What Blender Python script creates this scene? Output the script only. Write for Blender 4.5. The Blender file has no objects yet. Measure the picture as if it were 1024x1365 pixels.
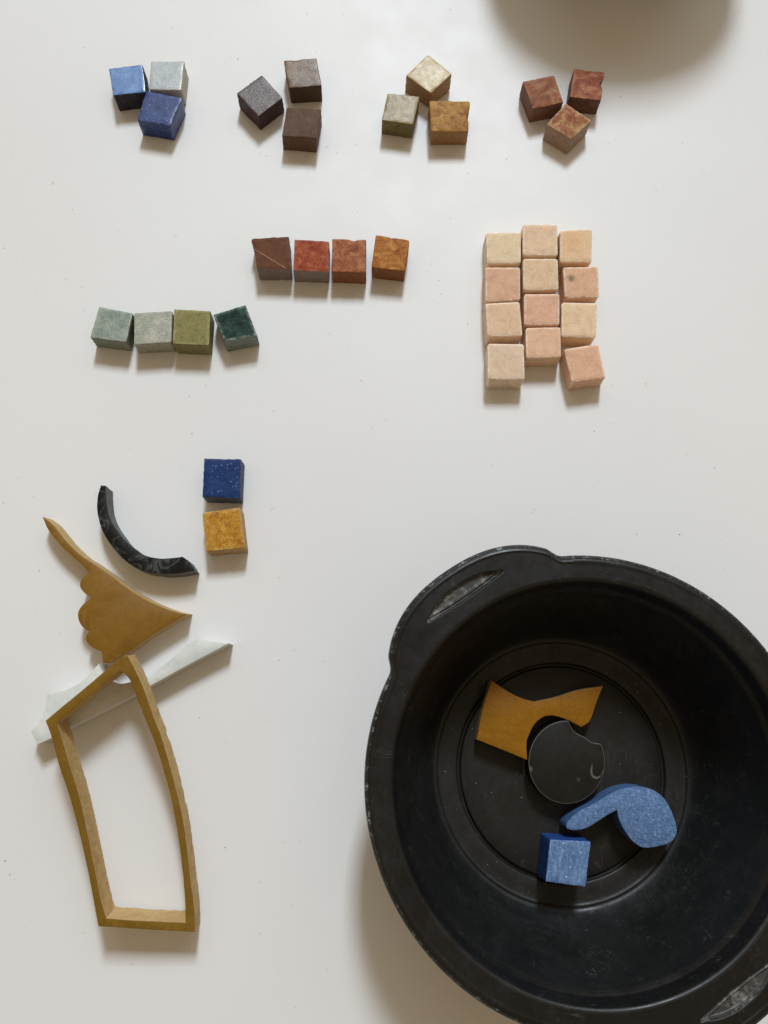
import bpy, bmesh, math, random
from mathutils import Vector, Matrix, noise

# ------------------------------------------------------------------ camera
SC = bpy.context.scene
CAM_H = 0.201                      # metres above the table
F_PX = 1030.0                      # focal length in photo pixels (photo is 1024 x 1365)
TILT, ROLL = math.radians(13.67), math.radians(5.27)
_r = Vector((1, 0, 0)); _u = Vector((0, math.cos(TILT), math.sin(TILT)))
FW = Vector((0, math.sin(TILT), -math.cos(TILT)))
RT = math.cos(ROLL) * _r + math.sin(ROLL) * _u
UP = -math.sin(ROLL) * _r + math.cos(ROLL) * _u
CAM = Vector((0, 0, CAM_H))
cd = bpy.data.cameras.new('camera'); cam = bpy.data.objects.new('camera', cd)
SC.collection.objects.link(cam); SC.camera = cam
m = Matrix((RT, UP, -FW)).transposed().to_4x4(); m.translation = CAM
cam.matrix_world = m
cd.sensor_fit = 'HORIZONTAL'; cd.sensor_width = 36.0
cd.lens = 36.0 * F_PX / 1024.0
cd.clip_start = 0.005; cd.clip_end = 50

# ------------------------------------------------------------------ light
w = bpy.data.worlds.new('World'); SC.world = w; w.use_nodes = True
bg = w.node_tree.nodes['Background']
bg.inputs[0].default_value = (1.0, 0.76, 0.48, 1); bg.inputs[1].default_value = 0.31
def area(name, elev, azim, dist, sx, sy, power, col):
    l = bpy.data.lights.new(name, 'AREA'); l.shape = 'RECTANGLE'; l.size = sx; l.size_y = sy
    l.energy = power; l.color = col
    o = bpy.data.objects.new(name, l); SC.collection.objects.link(o)
    e, a = math.radians(elev), math.radians(azim)
    d = Vector((math.cos(e) * math.sin(a), math.cos(e) * math.cos(a), math.sin(e)))
    tgt = Vector((0.0, 0.06, 0))
    o.location = tgt + d * dist
    o.rotation_euler = d.to_track_quat('Z', 'Y').to_euler()
    return o
area('window_light', 46, 0, 4.5, 0.54, 0.98, 146.0, (0.81, 0.91, 1.0))
area('curtain_light', 46, 0, 1.8, 2.1, 0.6, 6.4, (0.81, 0.91, 1.0))
SC.view_settings.view_transform = 'Standard'; SC.view_settings.look = 'None'
SC.view_settings.exposure = 0.0; SC.view_settings.gamma = 1.0
SC.view_settings.use_curve_mapping = False
SC.render.engine = 'CYCLES'

# ------------------------------------------------------------------ helpers
def ray(px, py):
    return (px - 512) / F_PX * RT - (py - 682.5) / F_PX * UP + FW
def at(px, py, z):
    d = ray(px, py)
    return CAM + d * ((z - CAM_H) / d.z)
def at_plane(px, py, p0, n):
    d = ray(px, py)
    return CAM + d * ((p0 - CAM).dot(n) / d.dot(n))
def lin(c):
    return tuple(((v / 255) / 12.92 if v / 255 <= 0.04045 else ((v / 255 + 0.055) / 1.055) ** 2.4) for v in c) + (1,)
def link(o):
    SC.collection.objects.link(o); return o
def mesh_obj(name, verts, faces, mats, parent=None, smooth=True, matidx=None, attr=None, uvs=None):
    me = bpy.data.meshes.new(name); me.from_pydata(verts, [], faces)
    for mt in mats: me.materials.append(mt)
    if matidx: me.polygons.foreach_set('material_index', matidx)
    if smooth: me.polygons.foreach_set('use_smooth', [True] * len(me.polygons))
    if attr:
        a = me.attributes.new('edge', 'FLOAT', 'POINT'); a.data.foreach_set('value', attr)
    me.update()
    o = link(bpy.data.objects.new(name, me))
    if parent: o.parent = parent
    return o
def tag(o, label, cat, group=None, kind=None):
    o['label'] = label; o['category'] = cat
    if group: o['group'] = group
    if kind: o['kind'] = kind
    return o

# ------------------------------------------------------------------ materials
class NT:
    def __init__(s, name):
        s.m = bpy.data.materials.new(name); s.m.use_nodes = True
        s.t = s.m.node_tree; s.b = s.t.nodes['Principled BSDF']
        s.tc = s.t.nodes.new('ShaderNodeTexCoord')
    def n(s, ty, **kw):
        x = s.t.nodes.new(ty)
        for k, v in kw.items():
            if k in x.inputs: x.inputs[k].default_value = v
            else: setattr(x, k, v)
        return x
    def l(s, a, b): s.t.links.new(a, b)
    def coord(s, off, sc=(1, 1, 1)):
        mp = s.n('ShaderNodeMapping'); s.l(s.tc.outputs['Object'], mp.inputs['Vector'])
        mp.inputs['Location'].default_value = off; mp.inputs['Scale'].default_value = sc
        return mp.outputs['Vector']
    def noise(s, vec, scale, detail=4, rough=0.6, dist=0.0):
        x = s.n('ShaderNodeTexNoise', Scale=scale, Detail=detail, Roughness=rough, Distortion=dist)
        s.l(vec, x.inputs['Vector']); return x.outputs['Fac']
    def ramp(s, fac, stops):
        x = s.n('ShaderNodeValToRGB'); s.l(fac, x.inputs['Fac']); e = x.color_ramp.elements
        e[0].position, e[0].color = stops[0]; e[1].position, e[1].color = stops[-1]
        for p, c in stops[1:-1]:
            q = e.new(p); q.color = c
        return x.outputs['Color']
    def mix(s, fac, a, b, mode='MIX'):
        x = s.n('ShaderNodeMix', data_type='RGBA', blend_type=mode)
        for i, v in ((0, fac), (6, a), (7, b)):
            if isinstance(v, (int, float)): x.inputs[i].default_value = v
            elif isinstance(v, tuple): x.inputs[i].default_value = v
            else: s.l(v, x.inputs[i])
        return x.outputs[2]
    def math(s, op, a, b=0.0, clamp=False):
        x = s.n('ShaderNodeMath', operation=op, use_clamp=clamp)
        for i, v in ((0, a), (1, b)):
            if isinstance(v, (int, float)): x.inputs[i].default_value = v
            else: s.l(v, x.inputs[i])
        return x.outputs[0]
    def bump(s, h, strength, dist):
        x = s.n('ShaderNodeBump', Strength=strength, Distance=dist); s.l(h, x.inputs['Height'])
        s.l(x.outputs[0], s.b.inputs['Normal'])
W4 = (1, 1, 1, 1); K4 = (0, 0, 0, 1)
RND = random.Random(7)
def stone(name, cols, scale=260, rough=0.4, spec=0.16, grain=0.12, bump=0.25, speck=None, vein=None,
          wear=None, dist=0.6, streak=None, band=0.25):
    """cols: sRGB tones, mottled by noise; speck=(colour, amount, scale); vein=(colour, width, scale);
    wear=(colour, amount) on the worn arrises; streak=(direction scale vector)."""
    t = NT(name); off = tuple(RND.uniform(-1, 1) for _ in range(3))
    v = t.coord(off, streak or (1, 1, 1))
    f = t.noise(v, scale, 8, 0.72, dist)
    lo, hi = 0.5 - band, 0.5 + band
    k = len(cols)
    c = t.ramp(f, [(lo + (hi - lo) * i / (k - 1), lin(q)) for i, q in enumerate(cols)]) if k > 1 else lin(cols[0])
    v0 = t.coord(off)
    g = t.noise(v0, 2600, 3, 0.7)
    gg = t.ramp(g, [(0.32, (1 - grain * 2.6,) * 3 + (1,)), (0.68, (1 + grain * 1.5,) * 3 + (1,))])
    c = t.mix(1.0, c, gg, 'MULTIPLY')
    if vein:
        a = t.math('ABSOLUTE', t.math('SUBTRACT', t.noise(v0, vein[2], 3, 0.55, 0.8), 0.5))
        c = t.mix(t.ramp(a, [(0.0, W4), (vein[1], K4)]), c, lin(vein[0]))
    if speck:
        vo = t.n('ShaderNodeTexVoronoi', Scale=speck[2]); t.l(v0, vo.inputs['Vector'])
        sx = t.n('ShaderNodeSeparateColor'); t.l(vo.outputs['Color'], sx.inputs[0]); sel = sx.outputs[0]
        d = t.ramp(vo.outputs['Distance'], [(0.10, W4), (0.36, K4)])
        s = t.ramp(sel, [(1 - speck[1] * 0.5, K4), (1 - speck[1] * 0.18, W4)])
        c = t.mix(t.math('MULTIPLY', d, s), c, lin(speck[0]))
    if wear:
        a = t.n('ShaderNodeAttribute', attribute_name='edge').outputs['Fac']
        wn = t.noise(v0, 900, 3, 0.6)
        wf = t.math('MULTIPLY', t.math('MULTIPLY', a, t.ramp(wn, [(0.35, K4), (0.65, W4)])), wear[1])
        c = t.mix(wf, c, lin(wear[0]))
    t.l(c, t.b.inputs['Base Color'])
    rr = t.ramp(t.noise(v0, 700, 3, 0.6), [(0.3, (rough * 0.8,) * 3 + (1,)), (0.7, (min(1, rough * 1.25),) * 3 + (1,))])
    t.l(rr, t.b.inputs['Roughness']); t.b.inputs['Specular IOR Level'].default_value = spec
    t.bump(t.math('ADD', t.noise(v0, 1500, 4, 0.7), t.math('MULTIPLY', f, 0.3)), bump, 0.0002)
    return t.m

# ------------------------------------------------------------------ table
t = NT('white_coated_board')
v = t.coord((0, 0, 0))
c = t.ramp(t.noise(v, 9, 4, 0.5), [(0.3, (0.80, 0.795, 0.785, 1)), (0.7, (0.84, 0.838, 0.83, 1))])
sp = t.ramp(t.noise(v, 420, 2, 0.5), [(0.74, W4), (0.80, (0.75, 0.74, 0.72, 1))])
t.l(t.mix(1.0, c, sp, 'MULTIPLY'), t.b.inputs['Base Color'])
t.l(t.ramp(t.noise(v, 60, 4, 0.6), [(0.3, (0.44,) * 3 + (1,)), (0.7, (0.52,) * 3 + (1,))]), t.b.inputs['Roughness'])
t.b.inputs['Specular IOR Level'].default_value = 0.32
hs = t.noise(t.coord((3, 1, 0), (1, 0.25, 1)), 700, 3, 0.6)
t.bump(t.math('ADD', t.noise(v, 160, 3, 0.6), t.math('MULTIPLY', hs, 0.35)), 0.10, 0.0004)
bm = bmesh.new(); bmesh.ops.create_grid(bm, x_segments=1, y_segments=1, size=1.5)
me = bpy.data.meshes.new('table_surface'); bm.to_mesh(me); bm.free(); me.materials.append(t.m)
table = link(bpy.data.objects.new('table_surface', me)); table['kind'] = 'structure'
table['label'] = 'glossy white table top under all the stones'

# ------------------------------------------------------------------ stone cubes
def cube_mesh(name, quad, bots, h, mats, r=0.07, chips=(), z0=0.00005, edge_amp=0.00014, blend=0.5):
    T = [at(px, py, z0 + h) for px, py in quad]
    Bm = []
    for i, p in enumerate(T):
        q = Vector((p.x, p.y, z0))
        if i in bots:
            ob = at(*bots[i], z0); d = Vector((ob.x - q.x, ob.y - q.y, 0)) * blend
            if d.length > 0.0005: d *= 0.0005 / d.length
            q += d
        Bm.append(q)
    cen = sum(Bm, Vector()) / 4; cen.z = 0
    N = 13
    g = [-1, -1 + 0.12 * r, -1 + 0.45 * r, -1 + r] + [-(1 - r) + (2 - 2 * r) * i / N for i in range(1, N)] + [1 - r, 1 - 0.45 * r, 1 - 0.12 * r, 1]
    n = len(g); V = {}; verts = []; faces = []; attr = []; mi = []
    seed = Vector((RND.uniform(0, 50), RND.uniform(0, 50), RND.uniform(0, 50)))
    def vert(i, j, k):
        key = (i, j, k)
        if key in V: return V[key]
        p = Vector((g[i], g[j], g[k])); lim = 1 - r
        cl = Vector([max(-lim, min(lim, a)) for a in p]); d = p - cl
        ed = sorted((abs(a) for a in p))[1]
        e = max(0.0, min(1.0, (ed - 0.86) / 0.12))
        if d.length > 1e-9: p = cl + d.normalized() * r
        x, y, z = p
        for (side, c0, wd, dep, zt) in chips:
            zz = 1.0 if zt is None else max(0.0, min(1.0, (z - zt) / (1 - zt)))
            if side == 'R': x -= dep * max(0, (x - 0.1) / 0.9) * math.exp(-((y - c0) / wd) ** 2) * zz
            if side == 'L': x += dep * max(0, (-x - 0.1) / 0.9) * math.exp(-((y - c0) / wd) ** 2) * zz
            if side == 'T': y -= dep * max(0, (y - 0.1) / 0.9) * math.exp(-((x - c0) / wd) ** 2) * zz
            if side == 'B': y += dep * max(0, (-y - 0.1) / 0.9) * math.exp(-((x - c0) / wd) ** 2) * zz
        u, vv, ww = (x + 1) / 2, (1 - y) / 2, (z + 1) / 2
        def bl(c): return (c[0] * (1 - u) + c[1] * u) * (1 - vv) + (c[3] * (1 - u) + c[2] * u) * vv
        P = bl(Bm) * (1 - ww) + bl(T) * ww
        s = P * 1.0 + seed
        nv = noise.noise_vector(s * 700) * 0.6 + noise.noise_vector(s * 1900) * 0.5
        amp = 0.00004 + edge_amp * e * e
        q = P - cen
        dz = nv * amp
        # edges only ever lose material
        inward = (bl(Bm) * 0 + (cen + Vector((0, 0, h / 2)) - P)).normalized()
        P2 = q + dz + inward * (abs(noise.noise(s * 520)) * edge_amp * 1.3 * e)
        if P2.z < z0: P2.z = z0
        verts.append(P2); attr.append(e); V[key] = len(verts) - 1
        return V[key]
    for ax in range(3):
        for s in (0, n - 1):
            for a in range(n - 1):
                for b in range(n - 1):
                    def idx(p, q):
                        l = [0, 0, 0]; l[ax] = s; l[(ax + 1) % 3] = p; l[(ax + 2) % 3] = q; return vert(*l)
                    f = [idx(a, b), idx(a + 1, b), idx(a + 1, b + 1), idx(a, b + 1)]
                    if s == 0: f.reverse()
                    faces.append(f); mi.append(0 if (ax == 2 and s == n - 1) else (1 if len(mats) > 1 else 0))
    o = mesh_obj(name, verts, faces, mats, matidx=mi, attr=attr)
    o.location = cen
    return o
QUADS = {
    'A': ([(145.0, 91.2), (189.8, 85.5), (194.7, 122.5), (150.8, 127.2)], {3: (160.3, 150.2)}),
    'B': ([(201.2, 81.1), (245.5, 81.1), (241.9, 120.2), (198.6, 119.1)], {1: (252.5, 105.3), 2: (247.8, 141.2)}),
    'C': ([(195.0, 120.2), (243.4, 130.3), (227.0, 167.8), (182.5, 160.0)], {1: (246.9, 152.2), 2: (232.5, 188.9), 3: (190.3, 181.9)}),
    'D': ([(349.2, 99.4), (376.9, 130.6), (344.5, 155.0), (315.2, 124.1)], {1: (380.8, 143.6), 2: (347.7, 173.6), 3: (319.5, 145.6)}),
    'E': ([(378.4, 80.3), (421.9, 77.2), (428.9, 113.9), (385.2, 117.0)], {2: (430.0, 136.6), 3: (389.4, 139.4)}),
    'F': ([(382.0, 142.8), (428.1, 145.2), (422.7, 184.2), (375.8, 181.1)], {2: (420.3, 204.1), 3: (376.2, 199.8)}),
    'G': ([(570.5, 72.5), (602.8, 98.3), (574.4, 124.1), (541.2, 100.3)], {1: (598.9, 127.2), 3: (539.7, 123.3)}),
    'H': ([(516.6, 124.1), (559.8, 128.0), (550.9, 166.2), (508.8, 160.0)], {2: (549.8, 184.7), 3: (508.8, 178.0)}),
    'I': ([(572.3, 133.8), (625.6, 134.7), (624.7, 174.8), (574.4, 175.3)], {2: (622.8, 192.5), 3: (575.2, 192.8)}),
    'J': ([(696.6, 108.8), (738.8, 99.7), (751.6, 136.4), (710.6, 144.7)], {0: (692.2, 126.2), 3: (705.6, 163.3)}),
    'K': ([(765.3, 91.1), (806.2, 95.8), (801.6, 133.8), (759.8, 129.1)], {2: (795.0, 152.8)}),
    'L': ([(754.4, 137.2), (789.1, 160.3), (762.2, 185.6), (728.6, 165.3)], {1: (781.7, 179.4), 2: (755.2, 209.1), 3: (722.3, 187.2)}),
    'M': ([(337.6, 317.6), (385.2, 315.2), (389.1, 358.6), (342.3, 357.4)], {3: (345.8, 375.0), 2: (389.1, 373.1)}),
    'N': ([(392.7, 318.7), (438.8, 321.6), (438.4, 362.8), (391.0, 360.5)], {3: (391.5, 376.2), 2: (439.1, 376.9)}),
    'O': ([(443.0, 318.3), (488.3, 319.2), (488.3, 363.3), (442.3, 362.1)], {3: (443.0, 377.3), 2: (488.3, 379.2)}),
    'P': ([(500.9, 312.9), (546.2, 319.9), (539.8, 361.4), (495.3, 356.2)], {3: (496.2, 370.3), 2: (539.1, 375.0)}),
    'Qa': ([(132.0, 408.4), (177.1, 417.0), (168.6, 456.0), (119.8, 449.9)], {3: (127.1, 462.1), 2: (174.7, 467.8)}),
    'R': ([(178.4, 417.0), (229.6, 414.0), (228.4, 456.0), (178.4, 459.7)], {3: (180.8, 468.2)}),
    'S': ([(232.1, 411.6), (280.9, 414.0), (278.5, 460.4), (229.6, 458.5)], {3: (237.0, 471.9), 2: (282.1, 474.3)}),
    'T': ([(283.8, 419.4), (327.3, 406.0), (343.2, 447.5), (299.2, 454.8)], {3: (302.9, 471.2), 2: (346.3, 460.9)}),
    'U1': ([(647.6, 309.1), (694.9, 308.8), (694.9, 351.4), (649.5, 351.4)], {}),
    'U2': ([(696.8, 298.4), (743.6, 298.0), (744.1, 340.7), (697.2, 340.7)], {}),
    'U3': ([(746.5, 306.3), (790.0, 304.5), (789.2, 349.9), (746.9, 349.9)], {}),
    'U4': ([(647.1, 355.5), (694.0, 355.5), (694.0, 400.0), (647.1, 401.9)], {}),
    'U5': ([(697.2, 344.0), (744.1, 344.0), (745.4, 386.1), (697.7, 387.1)], {}),
    'U6': ([(750.6, 355.5), (797.9, 354.6), (799.2, 396.3), (753.4, 397.3)], {}),
    'U7': ([(647.1, 403.7), (693.1, 401.5), (697.2, 448.2), (650.0, 448.6)], {}),
    'U8': ([(698.7, 391.1), (746.5, 391.1), (746.5, 433.0), (699.0, 433.0)], {}),
    'U9': ([(748.8, 402.2), (796.6, 403.3), (795.2, 450.5), (748.8, 448.6)], {}),
    'U10': ([(650.0, 457.2), (699.0, 457.9), (700.1, 505.8), (650.0, 506.1)], {3: (650.4, 519.7), 2: (694.9, 521.5)}),
    'U11': ([(700.9, 436.2), (747.8, 435.3), (748.4, 476.5), (701.4, 477.6)], {3: (702.4, 488.1), 2: (746.0, 488.1)}),
    'U12': ([(752.1, 464.9), (797.9, 457.5), (808.1, 503.9), (762.7, 509.9)], {3: (758.0, 520.6), 2: (805.9, 512.3)}),
    'V': ([(272.1, 610.9), (321.6, 611.8), (320.3, 664.7), (269.6, 662.2)], {3: (275.5, 670.3), 2: (323.7, 671.6), 1: (326.8, 616.8)}),
    'W': ([(269.9, 683.4), (320.3, 675.9), (327.2, 730.7), (274.2, 735.1)], {3: (280.1, 742.2), 2: (330.9, 736.9)}),
}
# key: label, top tones, side tones or None, height mm, stone options, mesh options
HT = 6.05
CUBES = {
 'A': ('glossy light blue stone cube, leftmost in the top row', [(66, 96, 146), (90, 134, 194), (134, 172, 220)], [(40, 40, 50), (58, 56, 66), (92, 84, 84)], HT,  # pale blue sheen of the polished top is painted into its tones
       dict(rough=0.22, spec=0.7, scale=220), dict(r=0.05)),
 'B': ('pale grey polished stone cube behind the dark blue one', [(168, 176, 180), (188, 196, 198), (208, 212, 210)], [(186, 180, 166), (202, 194, 178)], HT,
       dict(rough=0.28, spec=0.4, scale=200), {}),
 'C': ('dark blue stone cube touching the pale grey cube in the top row', [(26, 44, 94), (40, 64, 122), (65, 87, 145)], None, HT,
       dict(rough=0.3, spec=0.35, speck=((150, 160, 185), 0.52, 1500), wear=((120, 130, 160), 0.35)), {}),
 'D': ('dark mauve stone cube turned to a diamond in the top row', [(78, 65, 65), (97, 84, 80), (119, 105, 96)], [(72, 56, 54), (88, 70, 66)], HT,
       dict(rough=0.3, spec=0.3, bump=0.6, speck=((175, 170, 165), 0.38, 1700)), dict(r=0.05)),
 'E': ('brown stone cube at the back of the mauve trio', [(92, 74, 53), (121, 96, 70), (147, 116, 78)], [(80, 62, 48), (96, 76, 58)], HT,
       dict(rough=0.34, spec=0.25, scale=160), dict(chips=(('T', -0.3, 0.3, 0.06, None),), r=0.05)),
 'F': ('matt mauve stone cube in front of the brown one', [(91, 69, 57), (105, 82, 69), (117, 92, 77)], None, HT,
       dict(spec=0.06, rough=0.55, scale=300), dict(r=0.05)),
 'G': ('pale golden stone cube turned to a diamond behind two others', [(164, 137, 86), (194, 170, 118), (217, 198, 154)], [(150, 108, 66), (166, 130, 92), (158, 140, 122)], HT,
       dict(rough=0.3, spec=0.2, scale=190), dict(r=0.05)),
 'H': ('greenish grey stone cube, left of the golden trio', [(138, 122, 86), (160, 143, 104), (182, 164, 124)], [(104, 92, 54), (122, 110, 72), (140, 122, 90)], HT,
       dict(rough=0.3, spec=0.14, speck=((225, 220, 200), 0.3, 1300)), dict(r=0.06)),
 'I': ('mottled ochre stone cube with a chipped right edge', [(137, 87, 35), (174, 125, 57), (195, 150, 80)], [(134, 100, 66), (162, 124, 84), (140, 92, 62)], HT,
       dict(spec=0.06, rough=0.42, scale=330, speck=((196, 130, 96), 0.4, 700), band=0.13), dict(chips=(('R', -0.05, 0.16, 0.13, None), ('R', 0.75, 0.35, -0.04, None)))),
 'J': ('red brown stone cube, left of the top right trio', [(118, 68, 46), (146, 90, 62), (170, 122, 88)], [(110, 74, 58), (140, 104, 86)], HT,
       dict(spec=0.06, rough=0.45, scale=280, band=0.13, wear=((170, 130, 100), 0.4)), dict(r=0.06)),
 'K': ('red stone cube with a notch broken out of its right edge', [(126, 66, 46), (154, 88, 62), (186, 132, 98)], [(94, 64, 54), (122, 86, 72)], HT,
       dict(spec=0.06, rough=0.42, scale=300, band=0.13, wear=((190, 150, 125), 0.4)), dict(chips=(('R', 0.18, 0.2, 0.27, None), ('T', -0.2, 0.2, 0.05, None)), r=0.05)),
 'L': ('cream and red mottled stone cube at the front of the red trio', [(135, 72, 49), (167, 114, 78), (197, 165, 119)], [(150, 122, 104), (176, 148, 128)], HT,
       dict(spec=0.06, rough=0.5, scale=300, band=0.13, speck=((216, 190, 160), 0.42, 600), wear=((222, 196, 166), 0.7)), {}),
 'M': ('dark red brown stone cube crossed by a thin pale vein', [(90, 53, 36), (104, 65, 41), (115, 77, 49)], [(128, 112, 102), (146, 130, 120)], HT,
       dict(spec=0.06, rough=0.4, grain=0.05), dict(r=0.04, chips=(('L', 0.8, 0.22, -0.12, None),))),
 'N': ('bright red stone cube beside the dark veined one', [(127, 51, 31), (160, 74, 46), (182, 111, 76)], [(132, 116, 108), (152, 136, 126)], HT,
       dict(spec=0.06, rough=0.45, scale=420, band=0.13, wear=((176, 130, 110), 0.4)), dict(r=0.05)),
 'O': ('terracotta stone cube, third from the left in its red row', [(131, 70, 41), (164, 100, 64), (189, 130, 94)], [(132, 84, 54), (154, 102, 70)], HT,
       dict(spec=0.06, rough=0.45, scale=380, band=0.13), dict(r=0.05, chips=(('T', 0.25, 0.22, 0.09, None),))),
 'P': ('orange ochre stone cube at the right end of the red row', [(136, 72, 28), (176, 112, 46), (201, 147, 71)], [(128, 84, 54), (150, 100, 64)], HT,
       dict(spec=0.06, rough=0.42, scale=300, band=0.13), dict(r=0.05, chips=(('T', -0.1, 0.12, 0.05, 0.4),))),
 'Qa': ('mottled grey green stone cube at the left end of the green row', [(122, 135, 128), (151, 162, 151), (177, 184, 169)], [(120, 126, 114), (146, 150, 136)], HT,
       dict(rough=0.5, scale=420, band=0.2, wear=((202, 206, 194), 0.7)), dict(r=0.08)),
 'R': ('pale grey green stone cube with a whitish corner', [(150, 158, 143), (172, 176, 161), (205, 199, 187)], [(150, 148, 130), (176, 172, 154)], HT,
       dict(rough=0.48, scale=110, band=0.14, wear=((214, 212, 200), 0.5)), dict(r=0.08)),
 'S': ('olive green stone cube between the pale and the dark green ones', [(124, 121, 73), (142, 136, 88), (159, 151, 105)], [(122, 118, 76), (146, 140, 100)], HT,
       dict(spec=0.06, rough=0.5, scale=360, wear=((190, 186, 140), 0.8)), dict(r=0.08)),
 'T': ('dark green stone cube at the right end of the green row', [(27, 43, 38), (42, 62, 56), (64, 87, 78)], [(110, 122, 116), (136, 146, 138), (80, 98, 90)], HT,
       dict(spec=0.06, rough=0.38, scale=420, band=0.13, wear=((170, 188, 178), 0.8)), dict(r=0.06)),
 'V': ('deep blue speckled stone cube above the yellow one', [(22, 44, 90), (32, 58, 110), (46, 76, 130)], [(60, 70, 96), (104, 116, 132)], 6.0,
       dict(rough=0.42, scale=420, speck=((120, 142, 182), 0.75, 1350)), dict(r=0.05, edge_amp=0.0002)),
 'W': ('mottled yellow ochre stone cube below the deep blue one', [(156, 94, 26), (188, 134, 44), (209, 165, 74)], [(176, 140, 96), (200, 166, 124)], 6.0,
       dict(rough=0.42, scale=620, band=0.15, speck=((206, 160, 120), 0.46, 600), wear=((226, 192, 130), 0.6)), dict(r=0.06)),
}
PINK = {
 'U1': ('cream stone cube at the top left of the pink block', (232, 209, 176)),
 'U2': ('pinkish cream stone cube, topmost of the middle column', (232, 202, 172)),
 'U3': ('cream stone cube with an orange blush at the top right of the pink block', (232, 198, 160)),
 'U4': ('rose stone cube, second from the top in the left column', (222, 180, 151)),
 'U5': ('smooth beige stone cube, second from the top in the middle column', (228, 198, 165)),
 'U6': ('pink stone cube with a dark grey spot, in the right column', (224, 182, 151)),
 'U7': ('beige stone cube, third from the top in the left column', (230, 198, 167)),
 'U8': ('rose stone cube, third from the top in the middle column', (226, 182, 155)),
 'U9': ('pale cream stone cube, third from the top in the right column', (234, 206, 172)),
 'U10': ('pale stone cube at the bottom left corner of the pink block', (228, 202, 175)),
 'U11': ('pink stone cube at the bottom of the middle column', (230, 191, 160)),
 'U12': ('tilted pink stone cube at the bottom right corner of its block', (228, 184, 153)),
}
def grp(k):
    if k in 'ABC': return 'blue and grey stone cubes'
    if k in 'DEF': return 'brown and mauve stone cubes'
    if k in 'GHI': return 'golden stone cubes'
    if k in 'JKL': return 'red stone cubes in the top right cluster'
    if k in 'MNOP': return 'row of red and orange stone cubes'
    if k in ('Qa', 'R', 'S', 'T'): return 'row of green stone cubes'
    return 'pair of blue and yellow stone cubes'
for k, (label, top, side, h, so, mo) in CUBES.items():
    q, b = QUADS[k]
    mats = [stone('polished_stone_' + k.lower(), top, **so)]
    if side: mats.append(stone('sawn_stone_' + k.lower(), side, rough=0.65, scale=420, bump=0.5, grain=0.16))
    o = cube_mesh('stone_cube', q, b, h / 1000 , mats, **mo)
    tag(o, label, 'stone cube', grp(k))
    if k == 'M':        # the pale calcite vein runs as a thin inlay across the top
        mt = stone('pale_vein', [(140, 92, 76), (168, 122, 104)], rough=0.45)
        pts = [at(339.5 + 42 * i / 10 + 0.3 * math.sin(i * 2.1), 332.5 + 25.5 * i / 10, h / 1000) for i in range(11)]
        vs, fs = [], []
        for i, p in enumerate(pts):
            d = (pts[min(i + 1, 10)] - pts[max(i - 1, 0)]).normalized(); nn = Vector((-d.y, d.x, 0))
            wd = 0.00017 * (0.7 + 0.5 * RND.random())
            for s in (-1, 1):
                P = p + nn * wd * s - o.location; P.z = h / 1000 + 0.00011
                vs += [P, P - Vector((0, 0, 0.0005))]
        for i in range(10):
            a = i * 4; fs += [(a, a + 4, a + 6, a + 2), (a + 1, a, a + 4, a + 5), (a + 2, a + 3, a + 7, a + 6)]
        mesh_obj('vein', vs, fs, [mt], parent=o, smooth=False)
def spot(mat, P, _unused, rad, col, amt=0.75):
    nt = mat.node_tree; b = nt.nodes['Principled BSDF']
    geo = nt.nodes.new('ShaderNodeNewGeometry'); vm = nt.nodes.new('ShaderNodeVectorMath'); vm.operation = 'DISTANCE'
    nz = nt.nodes.new('ShaderNodeTexNoise'); nz.inputs['Scale'].default_value = 900; nz.inputs['Detail'].default_value = 4
    nt.links.new(geo.outputs['Position'], nz.inputs['Vector'])
    nt.links.new(geo.outputs['Position'], vm.inputs[0]); vm.inputs[1].default_value = P
    mr = nt.nodes.new('ShaderNodeMapRange'); mr.interpolation_type = 'SMOOTHSTEP'
    nt.links.new(vm.outputs['Value'], mr.inputs[0]); mr.inputs[1].default_value = rad; mr.inputs[2].default_value = rad * 0.1
    mu = nt.nodes.new('ShaderNodeMath'); mu.operation = 'MULTIPLY'; nt.links.new(mr.outputs[0], mu.inputs[0]); nt.links.new(nz.outputs['Fac'], mu.inputs[1])
    m2 = nt.nodes.new('ShaderNodeMath'); m2.operation = 'MULTIPLY'; m2.use_clamp = True; nt.links.new(mu.outputs[0], m2.inputs[0]); m2.inputs[1].default_value = amt * 2
    src = b.inputs['Base Color'].links[0].from_socket
    mx = nt.nodes.new('ShaderNodeMix'); mx.data_type = 'RGBA'; nt.links.new(m2.outputs[0], mx.inputs[0]); nt.links.new(src, mx.inputs[6]); mx.inputs[7].default_value = lin(col)
    nt.links.new(mx.outputs[2], b.inputs['Base Color'])
for k, (label, c) in PINK.items():
    q, b = QUADS[k]
    d = lambda s, e: tuple(min(255, max(0, int(v * s + x))) for v, x in zip(c, e))
    kw = dict(rough=0.6, spec=0.08, scale=330, grain=0.05, bump=0.3, band=0.27, wear=((252, 244, 232), 0.85))
    mats = [stone('pink_marble_' + k.lower(), [d(0.90, (0, -6, -8)), c, d(1.05, (0, 3, 6))], **kw)]
    if k == 'U6':       # grey mineral spot left of the middle
        spot(mats[0], at(762, 371, HT / 1000), None, 0.0017, (118, 104, 92))
    if k == 'U3':
        spot(mats[0], at(762, 322, HT / 1000), None, 0.004, (226, 178, 124), 0.5)
    p = mats[0].node_tree.nodes['Principled BSDF']
    p.inputs['Subsurface Weight'].default_value = 0.4; p.inputs['Subsurface Radius'].default_value = (0.0012, 0.0007, 0.0004); p.inputs['Subsurface Scale'].default_value = 1.0
    o = cube_mesh('stone_cube', q, b, HT / 1000, mats, r=0.15, edge_amp=0.00016)
    tag(o, label, 'stone cube', 'block of pink stone cubes')

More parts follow.
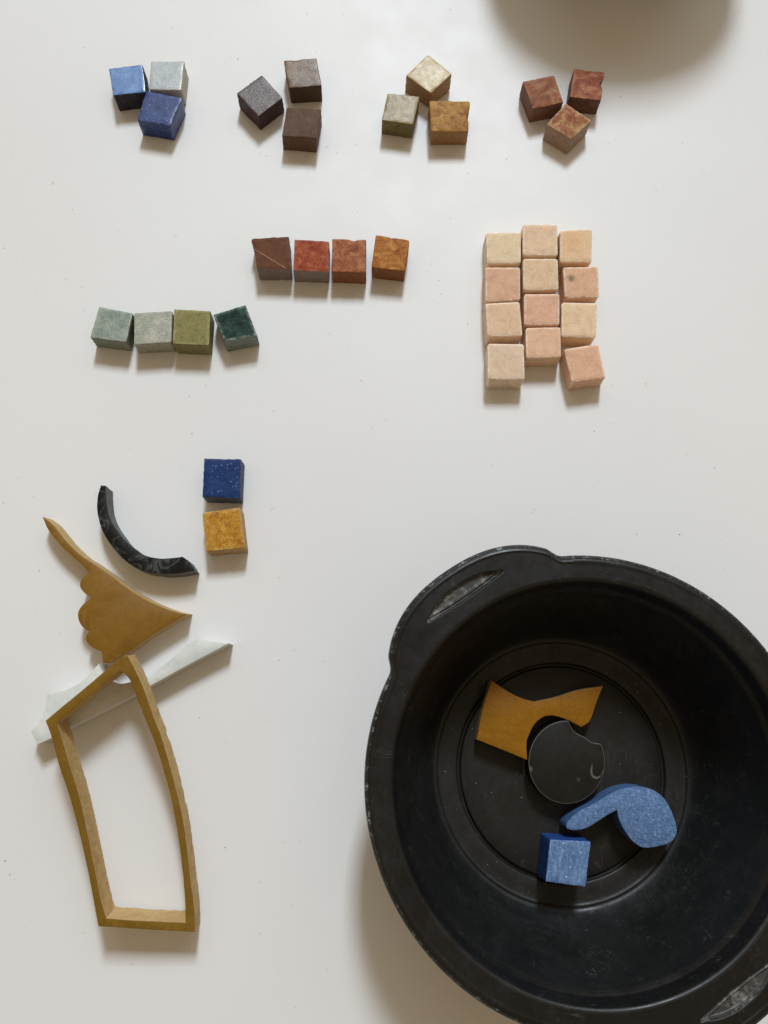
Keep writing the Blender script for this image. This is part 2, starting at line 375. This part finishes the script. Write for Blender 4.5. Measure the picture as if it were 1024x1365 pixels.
# ------------------------------------------------------------------ cut slabs
def spline(pts, step):
    """pts: (x, y, corner flag) in world xy; curved between corners, resampled about every step metres."""
    n = len(pts); out = []
    P = [Vector(p[:3]) for p in pts]; cf = [p[3] for p in pts]
    for i in range(n):
        p1, p2 = P[i], P[(i + 1) % n]
        p0 = p1 - (p2 - p1) if cf[i] else P[i - 1]
        p3 = p2 + (p2 - p1) if cf[(i + 1) % n] else P[(i + 2) % n]
        L = (p2 - p1).length; k = max(1, int(L / step))
        for j in range(k):
            u = j / k
            # centripetal-like tangents
            m1 = (p2 - p0) * (L / max(1e-9, (p2 - p1).length + (p1 - p0).length))
            m2 = (p3 - p1) * (L / max(1e-9, (p2 - p1).length + (p3 - p2).length))
            out.append((2*u**3-3*u**2+1) * p1 + (u**3-2*u**2+u) * m1 + (-2*u**3+3*u**2) * p2 + (u**3-u**2) * m2)
    return out
def slab(name, loops, p0, nrm, thick, mats, bev=0.00015, rough_side=0.00012, step=0.0004, low=1.0, org=None, parent=None, shear=(0, 0), bev_mat=0):
    """loops: pixel outlines of the top face (first outer, then holes), lying in the plane p0/nrm; extruded down by thick."""
    nrm = nrm.normalized()
    bm = bmesh.new(); top_edges = []; bot_edges = []
    seed = Vector((RND.uniform(0, 9), RND.uniform(0, 9), 0))
    first = None; side_faces = []
    for li, loop in enumerate(loops):
        W = []
        for p in loop:
            q = at_plane(p[0], p[1], p0, nrm); W.append((q.x, q.y, q.z, p[2] if len(p) > 2 else 0))
        S = spline(W, step)
        if org is None: org = sum(S, Vector()) / len(S); org.z = 0
        n = len(S)
        area2 = sum(S[i].x * S[(i + 1) % n].y - S[(i + 1) % n].x * S[i].y for i in range(n))
        sg = 1 if area2 > 0 else -1
        inn = []
        for i in range(n):
            d = (S[(i + 1) % n] - S[i - 1]); d = d - nrm * d.dot(nrm)
            inn.append((nrm.cross(d)).normalized() * sg * (1 if li == 0 else -1))   # points into the material
        levels = [(0.0, bev, 0), (-bev * 0.35, bev * 0.3, 0.2), (-bev, 0.0, 0.4)]
        K = 7
        levels += [(-bev - (thick - bev) * (k / K), 0.0, 1.0) for k in range(1, K + 1)]
        rings = []
        for li2, (dz, ins, am) in enumerate(levels):
            ring = []
            for i in range(n):
                b = S[i] + nrm * dz + Vector((shear[0], shear[1], 0)) * (-dz / thick)
                s = b + seed
                frac = li2 / (len(levels) - 1)
                a = noise.noise(Vector((s.x * 1500, s.y * 1500, s.z * 500))) * 0.35 + noise.noise(s * 170) * 0.3
                a += max(0.0, noise.noise(s * 420 + Vector((7, 3, 1))) - 0.18) * 2.2 * frac * low
                edge = abs(noise.noise(s * 1300)) * 0.00005
                P = b + inn[i] * (ins + edge + (a * rough_side * am)) - org
                ring.append(bm.verts.new(P))
            rings.append(ring)
        for r0, r1 in zip(rings, rings[1:]):
            for i in range(n):
                f = bm.faces.new((r0[i], r0[(i + 1) % n], r1[(i + 1) % n], r1[i])); side_faces.append(f)
                f.material_index = 1 if r0 is not rings[0] and r0 is not rings[1] else bev_mat
        top_edges += [bm.edges.get((rings[0][i], rings[0][(i + 1) % n])) for i in range(n)]
        bot_edges += [bm.edges.get((rings[-1][i], rings[-1][(i + 1) % n])) for i in range(n)]
    for f in side_faces: f.smooth = True
    r = bmesh.ops.triangle_fill(bm, use_beauty=True, use_dissolve=False, edges=top_edges, normal=nrm)
    for f in r['geom']:
        if isinstance(f, bmesh.types.BMFace): f.material_index = 0
    r = bmesh.ops.triangle_fill(bm, use_beauty=True, use_dissolve=False, edges=bot_edges, normal=-nrm)
    for f in r['geom']:
        if isinstance(f, bmesh.types.BMFace): f.material_index = 1
    bmesh.ops.recalc_face_normals(bm, faces=bm.faces[:])
    me = bpy.data.meshes.new(name); bm.to_mesh(me); bm.free()
    for mt in mats: me.materials.append(mt)
    try: me.set_sharp_from_angle(angle=math.radians(28))
    except Exception: pass
    o = link(bpy.data.objects.new(name, me)); o.location = org
    return o
UPV = Vector((0, 0, 1))
def zoomed(ox, oy, s, pts): return [(ox + p[0] / s, oy + p[1] / s) + tuple(p[2:]) for p in pts]
gold_top = stone('ochre_slab_polished', [(120, 86, 30), (134, 97, 37), (146, 108, 46)], rough=0.42, scale=150, grain=0.05, bump=0.06)
gold_side = stone('ochre_slab_sawn', [(176, 144, 92), (196, 166, 116), (210, 182, 136)], rough=0.8, spec=0.06, scale=300, grain=0.07, bump=0.6, band=0.3)

# black crescent
blk_top = stone('black_slate', [(20, 20, 19), (30, 30, 28), (44, 43, 40)], rough=0.4, scale=420, vein=((74, 73, 69), 0.022, 130), bump=0.5, grain=0.2)
blk_side = stone('black_slate_lit_side', [(92, 92, 92), (114, 114, 113)], rough=0.6, scale=420, bump=0.5)  # sides greyer than the top: lit look of the inner side painted in
cres = zoomed(40, 630, 4.267, [(403, 72, 1), (386, 130), (382, 215), (402, 305), (442, 385), (500, 460), (570, 522), (650, 560), (750, 577), (850, 572), (937, 556, 1),
      (905, 505), (868, 478, 1), (820, 484), (740, 488), (655, 470), (582, 422), (522, 362), (472, 292), (442, 215), (432, 130), (430, 74, 1)])
o = slab('crescent_stone', [cres], Vector((0, 0, 0.0060)), UPV, 0.00595, [blk_top, blk_side], rough_side=0.0002, bev=0.00008)
tag(o, 'black crescent shaped stone strip above the ochre wing', 'stone piece')

# scalloped wing
wing = [(56.4, 688.6, 1), (69, 698), (89, 722), (107, 739.5), (127, 753), (151.5, 770), (180, 791), (206, 805), (231, 814.7), (249, 819, 1), (239.6, 824.5), (204, 846), (174, 866.6),
        (147, 884, 1), (137, 884, 1), (136, 874), (135, 868, 1), (128, 866), (118, 859), (114, 851), (116, 845), (119, 842, 1), (110, 836), (104.5, 826), (104, 816), (109, 807.5), (116, 801), (122, 796, 1),
        (113, 791), (107, 783), (107, 776), (111, 769.5), (119.5, 764, 1), (110, 754), (96, 741), (78, 724), (63.5, 705)]
o = slab('wing_stone', [wing], Vector((0, 0, 0.0058)), UPV, 0.00575, [gold_top, gold_side], shear=(0.0001, 0.0006))
tag(o, 'ochre stone slab cut like a scalloped wing with a long thin point', 'stone piece')

# white marble strip under the frame
mar = stone('white_marble', [(176, 186, 182), (210, 216, 212), (228, 230, 226), (236, 236, 232)], rough=0.4, scale=95, grain=0.03, bump=0.06, dist=0.8, band=0.3)
mar_side = stone('white_marble_sawn', [(196, 196, 192), (220, 218, 212)], rough=0.6, grain=0.06, scale=300)
MAR_T = 0.0058
marble = zoomed(40, 760, 3.657, [(815, 328, 1), (880, 345), (972, 357, 1), (905, 392), (760, 468), (590, 563), (400, 668), (190, 772), (100, 822), (38, 850, 1), (2, 785, 1), (40, 745), (68, 690), (78, 650), (85, 602, 1),
      (140, 592), (190, 577), (250, 543), (300, 495), (336, 455, 1), (350, 490), (395, 540), (430, 554), (478, 548), (565, 520), (630, 478), (690, 432), (745, 375)])
o = slab('marble_strip', [marble], Vector((0, 0, MAR_T)), UPV, MAR_T - 0.00005, [mar, mar_side])
tag(o, 'white marble strip with grey veins lying under the ochre frame', 'stone piece')

# ochre frame, leaning on the marble
FT = 0.0076
a_, b_, c_ = at(90, 981, MAR_T + 0.00012), at(206, 911, MAR_T + 0.00012), at(262, 1236, 0.0002)
fn = (b_ - a_).cross(c_ - a_).normalized()
if fn.z < 0: fn = -fn
fp0 = a_ + fn * FT
frame_out = [(60.5, 961, 1), (68, 981), (78, 1018), (93.3, 1064), (108.6, 1122), (118.7, 1168), (125.5, 1205), (131, 1235, 1), (192, 1239), (260, 1243, 1), (259, 1215), (254.6, 1178), (248, 1122), (240.6, 1076.5),
             (229, 1031), (216, 985), (204, 954), (193, 922), (182, 897), (170, 874, 1), (163, 875, 1), (112, 918)]
frame_in = [(76, 963.5, 1), (84.5, 992), (92, 1018), (106, 1064), (118.5, 1122), (127.6, 1168), (135, 1203), (141.5, 1224.5, 1), (192, 1228), (247.5, 1230, 1), (246.5, 1198), (242, 1148), (235.5, 1102), (228, 1064),
            (217.8, 1026), (206, 989), (193, 957), (182, 929.5), (171.5, 904), (160.5, 894, 1), (118, 929)]
fr_top = stone('ochre_frame_polished', [(118, 88, 28), (130, 98, 36), (142, 108, 46)], rough=0.35, scale=130, grain=0.04, bump=0.05)
o = slab('frame_stone', [frame_out, frame_in], fp0, fn, FT, [fr_top, gold_side], rough_side=0.00032, bev=0.0001)
tag(o, 'long ochre stone frame with four sides and an empty middle', 'stone piece')
# ------------------------------------------------------------------ black bowl
BC = Vector((0.0491, -0.0125, 0.0))
def plastic(name, base, rough, scuff, scuff_col, scuff_scale=120, warm=(1.0, 0.97, 0.9)):
    t = NT(name); v = t.coord((0.3, 0.7, 0.1))
    f = t.noise(v, 90, 5, 0.65)
    c = t.ramp(f, [(0.3, tuple(base * 0.8 * k for k in warm) + (1,)), (0.7, tuple(base * 1.35 * k for k in warm) + (1,))])
    # hairline scratches: thin iso-lines of stretched noise, broken up by a mask
    for i, (sx, sy, sc) in enumerate(((1, 0.16, 520), (0.16, 1, 560), (0.7, 0.5, 330))):
        vv = t.coord((i * 1.7, 2.1 * i, 0.4), (sx, sy, 0.6))
        a = t.math('ABSOLUTE', t.math('SUBTRACT', t.noise(vv, sc, 2, 0.5, 1.2), 0.5))
        ln = t.ramp(a, [(0.0, W4), (0.02, K4)])
        mk = t.ramp(t.noise(v, 75 + 23 * i, 5, 0.7), [(0.56, K4), (0.68, W4)])
        c = t.mix(t.math('MULTIPLY', t.math('MULTIPLY', ln, mk), 0.12), c, (0.35, 0.35, 0.34, 1))
    hz = t.math('MULTIPLY', t.ramp(t.noise(v, 38, 6, 0.75, 0.6), [(0.48, K4), (0.75, W4)]), t.ramp(t.noise(t.coord((1, 2, 3), (1, 0.3, 1)), 900, 4, 0.8), [(0.35, K4), (0.7, W4)]))
    c = t.mix(t.math('MULTIPLY', hz, 0.07), c, (0.32, 0.34, 0.34, 1))
    if scuff > 0:
        s = t.ramp(t.noise(v, scuff_scale * 8, 5, 0.75), [(0.62 - scuff * 0.3, K4), (0.74 - scuff * 0.25, W4)])
        c = t.mix(s, c, scuff_col)
    t.l(c, t.b.inputs['Base Color'])
    t.l(t.ramp(t.noise(v, 240, 4, 0.7), [(0.3, (rough * 0.8,) * 3 + (1,)), (0.7, (rough * 1.25,) * 3 + (1,))]), t.b.inputs['Roughness'])
    t.b.inputs['Specular IOR Level'].default_value = 0.42
    t.bump(t.noise(v, 900, 3, 0.7), 0.12, 0.0002)
    return t.m
p_wall = plastic('black_plastic', 0.008, 0.46, 0.0, None, warm=(0.92, 1.02, 0.98))
p_floor = plastic('black_plastic_floor', 0.009, 0.5, 0.0, None, warm=(1.15, 1.0, 0.8))
p_rim = plastic('black_plastic_rim', 0.0045, 0.42, 0.0, None)
p_edge = plastic('scuffed_black_edge', 0.016, 0.4, 0.26, (0.30, 0.30, 0.29, 1), 90)
p_pocket = plastic('scuffed_black_pocket', 0.05, 0.36, 0.34, (0.26, 0.25, 0.23, 1), 22)

bowl = link(bpy.data.objects.new('plastic_bowl', None)); bowl.location = BC; bowl.empty_display_size = 0.02
tag(bowl, 'round black plastic bowl with two side grips holding cut stones', 'bowl')
def lathe(name, prof, mats, n=192, parent=None, idx=None):
    vs, fs, mi = [], [], []
    for (r, z) in prof:
        for i in range(n):
            a = 2 * math.pi * i / n; vs.append((r / 1000 * math.cos(a), r / 1000 * math.sin(a), z / 1000))
    for k in range(len(prof) - 1):
        for i in range(n):
            j = (i + 1) % n; fs.append((k * n + i, k * n + j, (k + 1) * n + j, (k + 1) * n + i)); mi.append(idx[k] if idx else 0)
    o = mesh_obj(name, vs, fs, mats, parent=parent, matidx=mi)
    return o
def close_cap(o, n=192, first=True):
    bm = bmesh.new(); bm.from_mesh(o.data); bm.verts.ensure_lookup_table()
    f = bm.faces.new(bm.verts[:n]); bmesh.ops.recalc_face_normals(bm, faces=bm.faces[:]); bm.to_mesh(o.data); bm.free()
# floor: disc, groove, raised outer ring, underside
fl = lathe('floor', [(2.0, 3.0), (10, 3.0), (20, 3.0), (24.5, 3.0), (24.7, 2.9), (24.85, 2.4), (24.95, 2.0), (25.5, 2.0), (25.65, 2.4), (25.8, 2.95), (26.1, 3.05), (28, 3.1), (29.8, 3.15), (30.4, 3.25), (30.62, 3.5)], [p_floor], parent=bowl)
close_cap(fl)
wall_prof = [(30.62, 3.5), (30.9, 3.35), (31.4, 3.5), (32.0, 4.0), (33.0, 5.4), (34.2, 7.6), (35.6, 10.8), (37.0, 14.6), (38.4, 18.8), (39.7, 23.0), (40.5, 26.0), (40.75, 27.2), (41.3, 27.6), (41.55, 28.2), (41.9, 30.0), (42.15, 31.1), (42.4, 31.55), (42.8, 31.75), (43.2, 31.8)]
outer_prof = [(44.0, 30.4), (43.4, 29.0), (41.8, 24.0), (39.0, 15.0), (36.0, 7.0), (33.8, 2.6), (32.6, 0.8), (31.5, 0.1), (29.0, 0.05), (28.0, 0.6), (0.5, 0.8)]
lathe('wall', wall_prof, [p_wall, p_rim], parent=bowl, idx=[0] * 11 + [1] * 7)
ow = lathe('outer_wall', outer_prof, [p_wall], parent=bowl)
# rim ledge with two grips: a polar sheet whose outer radius swells at the grips
GA = math.radians(129.0); GH = math.radians(29.5)
def swell(da):                       # extra radius (mm) at angle da from the grip's middle
    x = abs(da) / GH
    if x >= 1: return 0.0
    s = 1 - x
    return 5.7 * (1 - (1 - min(1, s / 0.92)) ** 2.6) * sm(0, 0.16, s) if s < 0.16 else 5.7 * (1 - (1 - min(1, s / 0.92)) ** 2.6)
def sm(a, b, x):
    t_ = max(0.0, min(1.0, (x - a) / (b - a))); return t_ * t_ * (3 - 2 * t_)
def pocket(x, y):                    # depth factor in a grip's own axes, mm (x radial, y along)
    yy = y / 10.1
    if abs(yy) > 1: return 0.0
    xo = 46.9 + 3.05 * (1 - abs(yy) ** 2.4); xi = 46.1 + 0.5 * yy * yy
    if xo < xi + 0.9: xo = xi + 0.9
    return sm(0, 0.5, x - xi) * sm(0, 0.6, xo - x) * sm(0, 0.06, 1 - abs(yy))
def rim_sector(name, a0, a1, na, nr, grip, mats):
    vs, fs, mi = [], [], []
    prof_edge = [(0.0, 0.0), (0.35, -0.06), (0.62, -0.28), (0.78, -0.62), (0.84, -1.3), (0.84, -3.4), (0.55, -3.7), (0.1, -3.5), (-0.6, -2.6), (-2.2, -1.7)]
    # a fine bead just inside the outer edge
    nrow = nr + 1 + len(prof_edge)
    for i in range(na + 1):
        a = a0 + (a1 - a0) * i / na
        da = (a - grip) if grip is not None else 9
        ro = 47.4 + (swell(da) if grip is not None else 0)
        row = []
        for k in range(nr + 1):
            r = 43.2 + (ro - 43.2) * k / nr
            z = 31.8
            e = ro - r
            z += 0.16 * math.exp(-((e - 0.75) / 0.28) ** 2)
            dep = 0
            if grip is not None:
                dep = pocket(r * math.cos(da), r * math.sin(da)); z -= 1.1 * dep
                xi = r * math.cos(da) - 46.15 - 0.55 * (r * math.sin(da) / 9.9) ** 2
                z += 0.5 * dep * math.exp(-((xi - 0.95) / 0.22) ** 2)
            row.append((r, z, dep))
        for (dr, dz) in prof_edge:
            if dr == -2.2: row.append((44.0, 30.4, 0)); continue
            row.append((ro + dr, 31.8 + dz, 0))
        for (r, z, dep) in row: vs.append((r / 1000 * math.cos(a), r / 1000 * math.sin(a), z / 1000))
        row_dep = [q[2] for q in row]
        if i < na:
            for k in range(nrow - 1):
                A = i * nrow + k; fs.append((A, A + 1, A + nrow + 1, A + nrow))
                mi.append(2 if row_dep[k] > 0.3 else (1 if k >= nr + 1 else 0))
    return mesh_obj(name, vs, fs, mats, parent=bowl, matidx=mi)
RM = [p_rim, p_edge, p_pocket]
GB = GA - math.pi; E = GH + math.radians(2)
rim_sector('rim', GB + E, GA - E, 120, 12, None, RM)
rim_sector('rim', GA + E, GB + 2 * math.pi - E, 120, 12, None, RM)
for g in (GA, GB): rim_sector('grip', g - E, g + E, 150, 70, g, RM)

# ------------------------------------------------------------------ stones in the bowl
FZ = 0.00306
in_gold = stone('golden_slab_sawn', [(142, 94, 20), (154, 103, 25), (166, 113, 34)], rough=0.5, scale=330, grain=0.07, bump=0.2, streak=(0.25, 1.0, 1))
gp = zoomed(620, 880, 3.413, [(120, 92, 1), (200, 145), (262, 174), (322, 190, 1), (430, 165), (530, 133), (629, 118, 1), (600, 190), (578, 255), (562, 285), (530, 304, 1), (475, 276), (420, 256), (385, 252), (350, 262), (312, 298), (290, 345), (281, 372), (283, 455, 1), (170, 408), (54, 362, 1), (78, 235)])
o = slab('golden_slab', [gp], Vector((0, 0, FZ + 0.0045)), UPV, 0.0045, [in_gold, gold_side], rough_side=0.0001)
tag(o, 'golden ochre fishtail shaped slab lying in the black bowl', 'stone piece')
dk = stone('dark_slate_disc', [(32, 31, 27), (38, 36, 31), (46, 44, 38)], rough=0.45, scale=160, grain=0.06, bump=0.08, speck=((110, 108, 100), 0.26, 420))
dk_side = stone('dark_slate_side', [(18, 18, 17), (28, 28, 26)], rough=0.6)
pal = stone('fresh_chip_edge', [(84, 82, 76), (112, 110, 102)], rough=0.5)
cc = []
for i in range(40):
    a = math.radians(-88 + i * 9); x, y = 463 + 174 * math.cos(a), 465 + 190 * math.sin(a)
    if -88 <= math.degrees(a) <= -30: continue
    cc.append((x, y))
disc = [(616, 380, 1)] + [p for p in cc if True] + [(470, 276, 1), (492, 318), (515, 336), (545, 350), (575, 372)]
o = slab('dark_disc', [zoomed(620, 880, 3.413, disc)], Vector((0, 0, FZ + 0.0050)), UPV, 0.0050, [dk, dk_side, pal], rough_side=0.00008, bev=0.00018, bev_mat=2)
tag(o, 'dark grey stone disc with a bite chipped out of its edge', 'stone piece')
disc_o = o
# conchoidal chip near its right edge
ch = zoomed(620, 880, 3.413, [(580, 470), (570, 500), (573, 525), (590, 541), (610, 538), (622, 520), (632, 495), (625, 515), (610, 528), (594, 530), (582, 518), (580, 498)])
cm_ = slab('chip_mark', [ch], Vector((0, 0, FZ + 0.00506)), UPV, 0.0003, [pal, pal], rough_side=0.00002, bev=0.00003, org=disc_o.location.copy())
cm_.location = (0, 0, 0); cm_.parent = disc_o
hk = stone('blue_sodalite', [(76, 104, 146), (98, 128, 170), (132, 160, 196)], rough=0.5, scale=1400, band=0.2, speck=((170, 190, 220), 0.5, 1700), bump=0.5, grain=0.14, spec=0.1)
hk_side = stone('blue_sodalite_side', [(66, 94, 140), (86, 116, 160)], rough=0.55, scale=900, bump=0.4)
hook = zoomed(620, 880, 3.413, [(466, 768), (462, 748), (480, 722), (520, 688), (590, 652), (640, 622), (690, 595), (740, 580), (790, 576), (850, 588), (900, 622), (935, 675), (958, 735), (965, 785), (952, 815), (925, 836), (880, 848), (830, 855), (795, 848), (755, 815), (718, 762), (700, 720), (692, 683, 1), (650, 705), (600, 738), (555, 764), (505, 775)])
o = slab('blue_hook_stone', [hook], Vector((0, 0, FZ + 0.0070)), UPV, 0.0069, [hk, hk_side], rough_side=0.00006, bev=0.0002)
tag(o, 'sparkling blue stone cut in a hook shape inside the bowl', 'stone piece')
kq = [(620 + x / 3.413, 880 + y / 3.413) for x, y in ((386, 815), (574, 826), (550, 1034), (366, 1010))]
kt = stone('blue_grooved_stone', [(76, 106, 152), (102, 134, 176), (142, 168, 202)], rough=0.5, scale=420, streak=(3.0, 0.7, 1), band=0.18, speck=((190, 206, 228), 0.45, 1300), bump=0.5)
ks = stone('blue_stone_side', [(34, 68, 134), (48, 86, 154)], rough=0.5, scale=600)
o = cube_mesh('stone_cube', kq, {0: (721.5, 1110), 3: (717, 1171.5)}, 0.0096, [kt, ks], r=0.06, z0=FZ)
tag(o, 'sparkling blue stone cube lying in the black bowl', 'stone cube')

# ------------------------------------------------------------------ cup just beyond the top edge (its shade reaches into the picture)
t = NT('stoneware_glaze'); v = t.coord((0, 0, 0))
t.l(t.ramp(t.noise(v, 60, 4, 0.6), [(0.3, (0.10, 0.09, 0.075, 1)), (0.7, (0.14, 0.125, 0.105, 1))]), t.b.inputs['Base Color'])
t.b.inputs['Roughness'].default_value = 0.5
CUP = at(812, -24, 0) + Vector((0, 0.0332, 0))
cup = link(bpy.data.objects.new('stoneware_cup', None)); cup.location = CUP
tag(cup, 'round stoneware cup beyond the top edge, known by its round shade', 'cup')
c1 = lathe('cup_body', [(0.5, 1.5), (24, 1.5), (25, 0.1), (27, 0.1), (29, 1.6), (35, 12), (39.2, 26), (40.5, 40), (40.2, 41.6), (39.5, 42.0), (38.5, 41.6), (37.9, 39), (34, 20), (30, 7), (22, 5), (0.5, 4.8)], [t.m], n=96, parent=cup)

# ------------------------------------------------------------------ grit and dust
def grit(name, spots, mat, label):
    vs, fs = [], []
    for (p, s) in spots:
        b = len(vs); rr = [s * RND.uniform(0.6, 1.3) for _ in range(5)]; a0 = RND.uniform(0, 6.28)
        el = RND.uniform(0.5, 1.0)
        for i in range(5):
            a = a0 + i * 2 * math.pi / 5
            dx, dy = rr[i] * math.cos(a), rr[i] * el * math.sin(a)
            vs.append(p + Vector((dx, dy, 0)))
        vs.append(p + Vector((0, 0, s * 0.7)))
        fs += [(b + i, b + (i + 1) % 5, b + 5) for i in range(5)] + [(b + 4, b + 3, b + 2, b + 1, b)]
    o = mesh_obj(name, vs, fs, [mat], smooth=False); tag(o, label, 'grit', kind='stuff'); return o
dust_pale = stone('pale_dust', [(150, 128, 92), (190, 178, 156)], rough=0.8)
dust_dark = stone('dark_dust', [(120, 112, 104), (150, 142, 132)], rough=0.8)
sp = []
for i in range(75):
    if i < 50: r = RND.gauss(0.0283, 0.0015); r = min(r, 0.0300)
    else: r = 0.024 * math.sqrt(RND.random())
    a = RND.choice([RND.uniform(-2.9, 0.9), RND.uniform(0, 6.28)])
    z = 0.00312 if r > 0.0262 else 0.0030
    if 0.0242 < r < 0.0262: continue
    sp.append((BC + Vector((r * math.cos(a), r * math.sin(a), z)), RND.choice([0.00007, 0.0001, 0.00014, 0.0002])))
grit('stone_grit', sp, dust_pale, 'fine pale stone grit scattered on the bowl floor')
sp = []
for i in range(230):
    x, y = RND.uniform(0, 1024), RND.uniform(0, 1365)
    if x > 470 and y > 720: continue
    p = at(x, y, 0.0); sp.append((p + Vector((0, 0, 0.00002)), RND.choice([0.00008, 0.0001, 0.00013, 0.00018])))
grit('table_grit', sp, dust_dark, 'tiny grey stone crumbs scattered over the white table')
